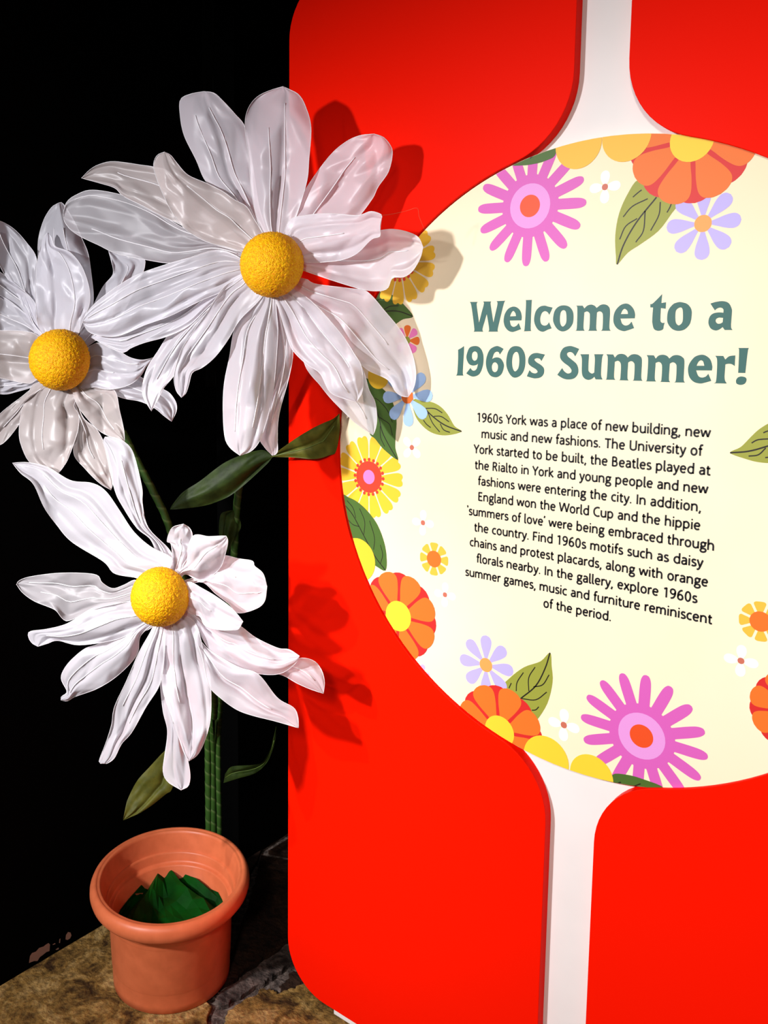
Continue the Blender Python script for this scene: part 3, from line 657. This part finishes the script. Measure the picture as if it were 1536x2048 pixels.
def flower(label, center, Y0, yaw, rball, petals, stem, leaves, mt):
    a = math.radians(yaw); n = Vector((math.sin(a), -math.cos(a), .1)).normalized(); p0 = on_y(*center, Y0)
    base = stem[-1]
    root = thing('daisy', label, 'artificial flower', (base[0], base[1], 0), 'giant artificial daisies behind the pot')
    def pos(x, y, e):                                   # a pixel onto the flower's own plane, pushed e metres back
        q = on_plane(x, y, p0, n); d = (q-CAM).normalized(); q = q + d*e
        if q.x < -1.195: q = q + d*((-1.195-q.x)/d.x)
        return q
    for k, (Lp, Rp, lay, back, *rest) in enumerate(petals):
        opt = rest[0] if rest else {}
        bk = opt.get('bend', 1.6)
        dz = (lambda lay, back, bk: lambda s, v: .026 + lay*.0075*min(1, s*4+.3) + back*s**bk)(lay, back, bk)
        o, vs, nu, nv = sheet('petal', Lp, Rp, pos, opt.get('mt', mt), root, pleats=opt.get('pl', 3)-1, amp=opt.get('amp', .006), seed=k*7+int(center[0]), dz=dz, cup=opt.get('cup', .010))
        edge = [vs[i*nv] for i in range(1, nu)] + [vs[i*nv+nv-1] for i in range(nu-2, 0, -1)]
        tube('hem', edge, .0006, M_wire, o, 4)
        for w_ in opt.get('w', [(.5, .75)]):
            j = int(round(w_[0]*(nv-1))); pts = [vs[i*nv+j] + (CAM-vs[i*nv+j]).normalized()*.0012 for i in range(2, int(w_[1]*nu))]
            pts = resample(pts, 24)
            tube('wire', pts, .0009, M_wire, o, 5)
    # centre: granulated foam dome
    bm = bmesh.new(); bmesh.ops.create_icosphere(bm, subdivisions=6, radius=1.0)
    q = n.to_track_quat('Z', 'Y')
    for v in bm.verts:
        c = v.co.copy(); vd = noise.voronoi(c*22)[0]; r = 1.012 - .05*vd[0] + .02*noise.noise(c*60+Vector((3, 1, 7)))
        c = c*r*rball
        if c.z < 0: c.z *= .45
        c = q @ c
        v.co = p0 + c
    me = bpy.data.meshes.new('flower_centre'); bm.to_mesh(me); bm.free(); link('flower_centre', me, M_ball, root, True)
    # stem wrapped in tape
    path = [p0 - n*.03] + [at(*s) if len(s) == 3 else None for s in stem[:-1]] + [Vector((base[0], base[1], z)) for z in (.45, .2, 0)]
    path = resample(cr([tuple(p) for p in path], 10), 260)
    P = [Vector(p) for p in path]; sides = 12; vs = []; fs = []; uvs = []; acc = 0
    for i, p in enumerate(P):
        if i: acc += (p-P[i-1]).length
        t = (P[min(i+1, 259)]-P[max(i-1, 0)]).normalized(); A = t.cross(Vector((.3, -1, .2))).normalized(); B = t.cross(A)
        for k in range(sides):
            th = 2*math.pi*k/sides; fr = (k/sides + acc/.034) % 1
            vs.append(p + (A*math.cos(th)+B*math.sin(th))*(.0082 + .0009*(1-fr))); uvs.append((k/sides, acc/.034))
    for i in range(259):
        for k in range(sides): fs.append((i*sides+k, i*sides+(k+1) % sides, (i+1)*sides+(k+1) % sides, (i+1)*sides+k))
    me = bpy.data.meshes.new('stem'); me.from_pydata([tuple(v) for v in vs], [], fs); uv = me.uv_layers.new(name='UVMap'); kk = 0
    for p in me.polygons:
        for li, vi in enumerate(p.vertices):
            u_, v_ = uvs[vi]
            if vi % sides == 0 and li in (1, 2): u_ = 1.0
            uv.data[kk].uv = (u_, v_); kk += 1
    me.update(); link('stem', me, M_stem, root, True)
    for (Lp, Rp, D0, D1, lm, vein) in leaves:
        lp = lambda x, y, e: at(x, y, 1)*0 + CAM + ray(x, y)*e
        dz = (lambda D0, D1: lambda s, v: D0 + (D1-D0)*s)(D0, D1)
        o, vs, nu, nv = sheet('leaf', Lp, Rp, lp, lm, root, pleats=1, amp=.010, seed=int(Lp[0][0]), dz=dz, cup=.008, crumple=.005, facet=.003)
        if vein:
            j = nv//2; pts = resample([vs[i*nv+j] + (CAM-vs[i*nv+j]).normalized()*.001 for i in range(1, int(nu*.85))], 20); tube('leaf_vein', pts, .0010, M_vein, o, 5)
    return root

F1 = [
 ([(535, 500), (490, 440), (450, 395), (412, 363), (392, 319), (368, 270), (360, 228), (361, 199), (381, 188), (407, 183)], [(545, 490), (520, 420), (505, 330), (491, 257), (470, 228), (446, 202), (428, 186), (407, 183)], 3, -.01, {'w': [(.28, .8), (.62, .85)]}),
 ([(545, 495), (518, 450), (503, 384), (498, 319), (490, 254), (496, 218), (514, 194), (540, 181), (566, 173)], [(562, 495), (590, 440), (613, 366), (618, 319), (622, 254), (610, 210), (597, 189), (579, 179), (566, 173)], 1, .0, {'w': [(.35, .7), (.62, .85)], 'amp': .008}),
 ([(560, 500), (590, 440), (605, 392), (626, 356), (662, 309), (693, 283), (720, 271), (748, 268)], [(575, 505), (650, 470), (705, 445), (743, 400), (756, 374), (777, 343), (785, 306), (779, 288), (766, 274), (748, 268)], 3, -.05, {'w': [(.35, .75)]}),
 ([(560, 505), (576, 444), (610, 431), (662, 427), (714, 431), (740, 423), (756, 426), (764, 431), (762, 440), (760, 449)], [(580, 520), (621, 525), (649, 524), (683, 520), (714, 507), (743, 479), (760, 473), (760, 460), (760, 449)], -1, -.09, {'amp': .009, 'w': [(.45, .6)]}),
 ([(570, 515), (640, 490), (720, 470), (766, 460), (792, 459), (818, 465), (837, 475), (846, 494)], [(575, 530), (613, 543), (636, 551), (675, 564), (722, 578), (753, 582), (775, 577), (785, 556), (808, 554), (826, 541), (841, 515), (846, 494)], 2, -.055, {'w': [(.45, .85)], 'amp': .007}),
 ([(560, 550), (611, 558), (631, 568), (701, 577), (734, 583), (771, 624), (804, 665), (824, 706), (832, 745), (828, 775), (816, 794)], [(545, 560), (600, 610), (660, 660), (701, 706), (734, 739), (775, 759), (790, 782), (803, 792), (816, 794)], 2, .045, {'w': [(.35, .7), (.7, .8)]}),
 ([(555, 560), (620, 600), (680, 665), (710, 710), (722, 730), (726, 760), (724, 785), (713, 804)], [(540, 575), (558, 620), (578, 685), (590, 706), (615, 730), (640, 747), (660, 784), (690, 798), (713, 804)], 0, .02, {'w': [(.3, .75), (.6, .9)], 'amp': .008}),
 ([(560, 565), (640, 640), (700, 700), (726, 740), (738, 780), (750, 804), (754, 837), (751, 858), (746, 870)], [(545, 575), (590, 650), (610, 730), (640, 770), (660, 795), (685, 821), (710, 845), (734, 862), (746, 870)], 3, .05, {'w': [(.5, .9)]}),
 ([(530, 570), (517, 603), (480, 640), (467, 665), (459, 714), (449, 763), (446, 812), (449, 870), (459, 894), (480, 911)], [(550, 575), (553, 620), (556, 660), (553, 714), (547, 780), (537, 829), (521, 878), (504, 901), (480, 911)], 0, -.01, {'amp': .010, 'pl': 4, 'w': [(.3, .85), (.72, .8)]}),
 ([(545, 575), (545, 640), (548, 720), (535, 800), (519, 870), (529, 894), (545, 911)], [(555, 575), (575, 650), (586, 702), (578, 755), (562, 812), (556, 845), (555, 880), (555, 905), (545, 911)], 2, .01, {'w': [(.6, .8)]}),
 ([(490, 540), (470, 560), (447, 575), (414, 624), (385, 665), (365, 695), (357, 714), (348, 751), (352, 780), (363, 795)], [(535, 575), (519, 600), (480, 640), (455, 681), (430, 714), (405, 735), (385, 745), (378, 768), (372, 786), (363, 795)], 0, -.01, {'amp': .009, 'w': [(.3, .8)]}),
 ([(480, 545), (430, 585), (406, 603), (373, 632), (340, 665), (316, 702), (295, 735), (285, 771), (287, 795), (303, 822)], [(500, 560), (440, 620), (400, 670), (365, 715), (348, 751), (328, 775), (318, 795), (303, 822)], 2, .0, {'w': [(.5, .8)]}),
 ([(490, 520), (438, 500), (373, 517), (329, 530), (269, 552), (217, 585), (186, 611), (170, 632), (165, 644)], [(500, 545), (450, 580), (400, 602), (340, 632), (290, 650), (240, 671), (205, 672), (178, 664), (165, 644)], 0, -.01, {'amp': .009, 'pl': 4, 'w': [(.28, .95), (.62, .85)]}),
 ([(500, 540), (440, 560), (370, 600), (300, 640), (240, 660), (200, 665), (183, 675)], [(505, 550), (470, 570), (420, 610), (380, 650), (337, 672), (290, 685), (262, 696), (246, 705), (215, 693), (183, 675)], 2, .01, {'w': [(.5, .85)]}),
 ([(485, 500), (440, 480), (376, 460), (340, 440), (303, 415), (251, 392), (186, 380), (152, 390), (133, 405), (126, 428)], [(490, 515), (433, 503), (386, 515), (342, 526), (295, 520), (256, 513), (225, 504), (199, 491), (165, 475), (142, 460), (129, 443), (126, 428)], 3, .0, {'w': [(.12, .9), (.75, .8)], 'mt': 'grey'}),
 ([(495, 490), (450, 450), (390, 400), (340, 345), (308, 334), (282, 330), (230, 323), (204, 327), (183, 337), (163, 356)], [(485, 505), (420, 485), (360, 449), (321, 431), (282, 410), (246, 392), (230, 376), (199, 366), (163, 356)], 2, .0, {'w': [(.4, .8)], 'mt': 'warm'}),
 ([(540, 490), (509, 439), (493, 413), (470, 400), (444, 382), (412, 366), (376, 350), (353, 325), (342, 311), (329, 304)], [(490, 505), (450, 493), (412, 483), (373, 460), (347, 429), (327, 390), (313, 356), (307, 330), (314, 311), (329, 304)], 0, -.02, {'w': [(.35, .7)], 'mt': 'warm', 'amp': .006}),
]
F2 = [
 ([(105, 690), (90, 620), (80, 560), (76, 518), (77, 477), (88, 439), (103, 415), (117, 406)], [(140, 690), (176, 640), (187, 600), (182, 544), (176, 506), (164, 477), (150, 445), (127, 408), (117, 406)], 2, .01, {'w': [(.35, .8), (.6, .8)]}),
 ([(105, 695), (79, 658), (72, 614), (72, 556), (75, 521), (85, 480), (95, 465)], [(150, 690), (165, 644), (179, 609), (179, 579), (170, 547), (158, 524), (138, 503), (111, 493), (103, 474), (95, 465)], 0, -.01, {'amp': .010, 'w': [(.72, .8)]}),
 ([(95, 690), (60, 640), (30, 580), (3, 538), (-15, 490), (-12, 440)], [(115, 680), (80, 620), (72, 560), (73, 516), (53, 485), (29, 459), (5, 444), (-12, 440)], 2, .0, {'w': [(.4, .9)]}),
 ([(80, 680), (35, 620), (0, 595), (-50, 560), (-70, 520)], [(105, 675), (76, 644), (70, 606), (41, 576), (0, 544), (-40, 520), (-70, 520)], 1, .0),
 ([(85, 700), (50, 670), (0, 663), (-60, 640), (-90, 610)], [(100, 680), (78, 652), (35, 614), (0, 591), (-50, 580), (-90, 610)], 2, .0),
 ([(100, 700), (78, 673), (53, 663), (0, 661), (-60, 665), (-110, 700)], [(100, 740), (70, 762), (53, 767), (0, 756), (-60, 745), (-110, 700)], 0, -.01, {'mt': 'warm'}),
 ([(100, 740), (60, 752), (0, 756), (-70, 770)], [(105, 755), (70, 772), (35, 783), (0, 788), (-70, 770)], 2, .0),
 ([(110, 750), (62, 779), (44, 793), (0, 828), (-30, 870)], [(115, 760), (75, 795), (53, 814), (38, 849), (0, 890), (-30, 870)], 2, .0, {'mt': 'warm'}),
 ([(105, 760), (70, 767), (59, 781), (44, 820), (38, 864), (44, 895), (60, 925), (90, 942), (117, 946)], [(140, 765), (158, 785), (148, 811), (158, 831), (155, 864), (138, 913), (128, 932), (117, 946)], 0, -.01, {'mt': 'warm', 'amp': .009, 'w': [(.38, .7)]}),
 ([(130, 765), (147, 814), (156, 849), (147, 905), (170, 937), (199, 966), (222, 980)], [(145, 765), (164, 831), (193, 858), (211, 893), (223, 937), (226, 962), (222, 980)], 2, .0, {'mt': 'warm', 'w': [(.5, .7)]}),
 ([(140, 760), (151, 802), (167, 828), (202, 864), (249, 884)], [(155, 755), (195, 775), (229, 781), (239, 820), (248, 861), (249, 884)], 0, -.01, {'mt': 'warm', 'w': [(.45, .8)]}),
 ([(150, 710), (182, 691), (199, 686), (229, 696), (258, 714), (284, 720), (308, 715)], [(150, 745), (164, 777), (188, 774), (220, 779), (258, 770), (281, 752), (293, 732), (308, 715)], 0, -.02, {'amp': .007, 'w': [(.3, .8), (.6, .5)]}),
 ([(160, 740), (220, 745), (270, 750), (300, 765), (325, 778), (340, 787), (352, 805), (353, 822), (343, 843)], [(160, 760), (200, 780), (229, 790), (249, 797), (281, 803), (309, 816), (326, 830), (343, 843)], 2, .0, {'w': [(.5, .6)]}),
 ([(150, 690), (180, 625), (205, 575), (226, 548), (222, 520), (217, 502)], [(165, 700), (230, 650), (265, 590), (284, 550), (290, 530), (286, 516), (250, 505), (217, 502)], 3, .02, {'w': [(.5, .8)]}),
]
F3 = [
 ([(300, 1170), (274, 1156), (229, 1147), (207, 1123), (144, 1084), (113, 1049), (88, 1014), (67, 968), (42, 947), (25, 926)], [(330, 1150), (345, 1118), (302, 1094), (267, 1063), (239, 1021), (211, 982), (183, 966), (141, 961), (95, 934), (56, 925), (25, 926)], 0, -.01, {'amp': .009, 'w': [(.35, .8), (.6, .85)]}),
 ([(320, 1150), (305, 1085), (274, 1056), (246, 1014), (229, 978), (211, 901), (206, 885), (210, 874)], [(340, 1150), (343, 1106), (297, 1056), (285, 1007), (284, 975), (267, 907), (249, 884), (229, 875), (210, 874)], 2, .0, {'w': [(.5, .8)]}),
 ([(335, 1160), (344, 1120), (342, 1088), (334, 1082), (344, 1056), (367, 1048)], [(355, 1160), (367, 1129), (385, 1100), (385, 1070), (379, 1056), (367, 1048)], 1, -.02, {'w': [(.5, .7)]}),
 ([(345, 1160), (367, 1125), (385, 1073), (417, 1073), (440, 1072), (452, 1072)], [(355, 1170), (370, 1148), (397, 1163), (411, 1161), (441, 1135), (452, 1103), (456, 1082), (452, 1072)], 0, -.07, {'amp': .010, 'w': [(.5, .8)]}),
 ([(355, 1165), (400, 1150), (430, 1120), (449, 1111), (476, 1117), (505, 1122), (509, 1132), (526, 1147), (534, 1173)], [(360, 1175), (403, 1164), (432, 1188), (458, 1208), (476, 1226), (511, 1218), (529, 1203), (534, 1173)], 2, -.06, {'w': [(.35, .6), (.65, .85)]}),
 ([(360, 1175), (379, 1164), (403, 1176), (432, 1193), (464, 1217), (486, 1243)], [(360, 1210), (383, 1228), (400, 1233), (411, 1252), (440, 1260), (465, 1260), (477, 1258), (486, 1243)], -1, -.07, {'w': [(.5, .5)]}),
 ([(365, 1210), (410, 1230), (464, 1253), (480, 1252), (511, 1275), (555, 1296), (578, 1299), (599, 1312)], [(360, 1225), (390, 1245), (404, 1275), (417, 1296), (441, 1319), (482, 1340), (531, 1349), (564, 1346), (590, 1328), (599, 1312)], 0, -.01, {'amp': .008, 'w': [(.45, .8)]}),
 ([(365, 1220), (450, 1270), (530, 1310), (570, 1325), (602, 1316), (628, 1322), (643, 1340), (649, 1363), (647, 1387)], [(365, 1230), (440, 1300), (520, 1340), (564, 1350), (593, 1366), (620, 1378), (647, 1387)], 2, .02, {'w': [(.5, .9)]}),
 ([(360, 1230), (403, 1284), (426, 1305), (476, 1334), (517, 1349), (555, 1396), (587, 1415), (596, 1434), (597, 1456)], [(350, 1235), (385, 1270), (403, 1310), (411, 1345), (420, 1375), (441, 1396), (473, 1419), (505, 1431), (549, 1442), (597, 1456)], 1, .0, {'w': [(.5, .8)], 'amp': .008}),
 ([(325, 1240), (328, 1270), (323, 1322), (326, 1381), (344, 1434), (359, 1480), (368, 1505), (378, 1522)], [(360, 1225), (390, 1245), (403, 1284), (408, 1314), (420, 1352), (422, 1425), (414, 1469), (397, 1507), (378, 1522)], -1, -.01, {'amp': .011, 'pl': 4, 'w': [(.3, .6)]}),
 ([(320, 1240), (318, 1310), (320, 1363), (326, 1422), (335, 1463), (329, 1513), (326, 1542), (335, 1563), (362, 1580)], [(335, 1240), (350, 1330), (358, 1420), (368, 1490), (376, 1522), (380, 1545), (380, 1560), (376, 1573), (362, 1580)], 2, .0, {'w': [(.5, .6)]}),
 ([(310, 1240), (302, 1262), (278, 1305), (253, 1362), (229, 1414), (223, 1450), (211, 1488), (198, 1523), (207, 1527)], [(335, 1240), (331, 1280), (322, 1362), (292, 1414), (264, 1464), (243, 1488), (229, 1516), (214, 1527), (207, 1527)], 0, .0, {'amp': .010, 'w': [(.25, .6), (.7, .7)]}),
 ([(300, 1235), (250, 1262), (197, 1288), (169, 1298), (137, 1326), (122, 1355), (134, 1383), (123, 1393), (122, 1400)], [(310, 1245), (281, 1272), (274, 1309), (239, 1348), (197, 1376), (151, 1393), (135, 1402), (122, 1400)], 2, .0, {'w': [(.3, .9), (.55, .9)]}),
 ([(290, 1200), (260, 1203), (211, 1207), (176, 1221), (135, 1247), (95, 1258), (60, 1263), (57, 1274), (64, 1286), (76, 1293)], [(310, 1225), (302, 1256), (262, 1268), (225, 1281), (158, 1290), (116, 1281), (95, 1287), (76, 1293)], 0, -.01, {'amp': .008, 'w': [(.5, .85)]}),
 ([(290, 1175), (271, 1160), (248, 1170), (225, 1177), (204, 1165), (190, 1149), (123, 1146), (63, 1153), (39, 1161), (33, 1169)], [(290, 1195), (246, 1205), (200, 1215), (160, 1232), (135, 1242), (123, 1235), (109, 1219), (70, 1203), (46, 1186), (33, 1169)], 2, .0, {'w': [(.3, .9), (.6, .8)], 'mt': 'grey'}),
]
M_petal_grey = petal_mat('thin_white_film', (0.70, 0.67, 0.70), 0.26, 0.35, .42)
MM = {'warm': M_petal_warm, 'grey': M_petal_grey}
for FF in (F1, F2, F3):
    for p in FF:
        if len(p) > 4 and 'mt' in p[4]: p[4]['mt'] = MM[p[4]['mt']]
top_daisy = flower('giant white daisy with tissue petals, topmost, overlapping the round panel of the sign', (545, 530), -.20, 24, .0605, F1,
       [(520, 760, 1.76), (478, 975, 1.95), (468, 1110, 2.06), (450, 1300, 2.20), (441, 1400, 2.27), (-1.078, .150)],
       [([(545, 912), (520, 900), (455, 922), (400, 962), (365, 985), (343, 1012), (340, 1019)], [(545, 914), (530, 932), (470, 985), (430, 1005), (400, 1013), (360, 1018), (340, 1019)], 1.86, 1.90, M_leaf_dark, False),
        ([(540, 914), (578, 886), (610, 865), (640, 849), (665, 838), (679, 827)], [(545, 914), (586, 915), (631, 918), (660, 910), (672, 903), (680, 860), (679, 827)], 1.86, 1.76, M_leaf_olive, True),
        ([(470, 1020), (455, 1022), (441, 1030), (438, 1067), (446, 1090), (456, 1108)], [(474, 1018), (478, 1032), (482, 1053), (473, 1072), (462, 1092), (456, 1108)], 1.98, 2.02, M_leaf_dark, False),
        ([(450, 1548), (464, 1533), (505, 1530), (526, 1523), (540, 1498), (547, 1475), (552, 1453)], [(447, 1566), (476, 1557), (511, 1546), (534, 1525), (546, 1498), (551, 1475), (553, 1453)], 2.28, 2.16, M_leaf_dark, True)], M_petal)
flower('giant white daisy at the left edge of the photo, petals cut off by the frame', (122, 720), -.33, 28, .0655, F2,
       [(235, 850, 1.90), (270, 915, 1.93), (310, 990, 1.97), (341, 1062, 2.01), (385, 1230, 2.14), (416, 1400, 2.27), (-1.092, .125)],
       [([(432, 1395), (426, 1400), (424, 1430), (427, 1470), (428, 1500)], [(436, 1395), (438, 1402), (434, 1430), (431, 1470), (428, 1500)], 2.24, 2.27, M_leaf_dark, False)], M_petal)
flower('giant white daisy with tissue petals, lowest, hanging above the terracotta pot', (322, 1193), -.30, 24, .0600, F3,
       [(400, 1290, 1.95), (425, 1370, 2.10), (429, 1420, 2.22), (-1.084, .135)],
       [([(347, 1490), (327, 1504), (299, 1534), (274, 1562), (256, 1597), (251, 1615), (246, 1641)], [(352, 1495), (350, 1550), (343, 1580), (332, 1588), (306, 1609), (280, 1626), (262, 1634), (246, 1641)], 2.00, 1.95, M_leaf_olive, False)], M_petal)

th = [on_y(*q) for q in ((762, 431, -.19), (785, 428, -.17), (812, 422, -.15), (834, 416, -.14), (838, 432, -.13), (845, 450, -.12), (851, 464, -.11))]
tube('loose_thread', cr([tuple(p) for p in th], 4), .0003, mat('orange_thread', (.5, .12, .05), .6), top_daisy, 4)
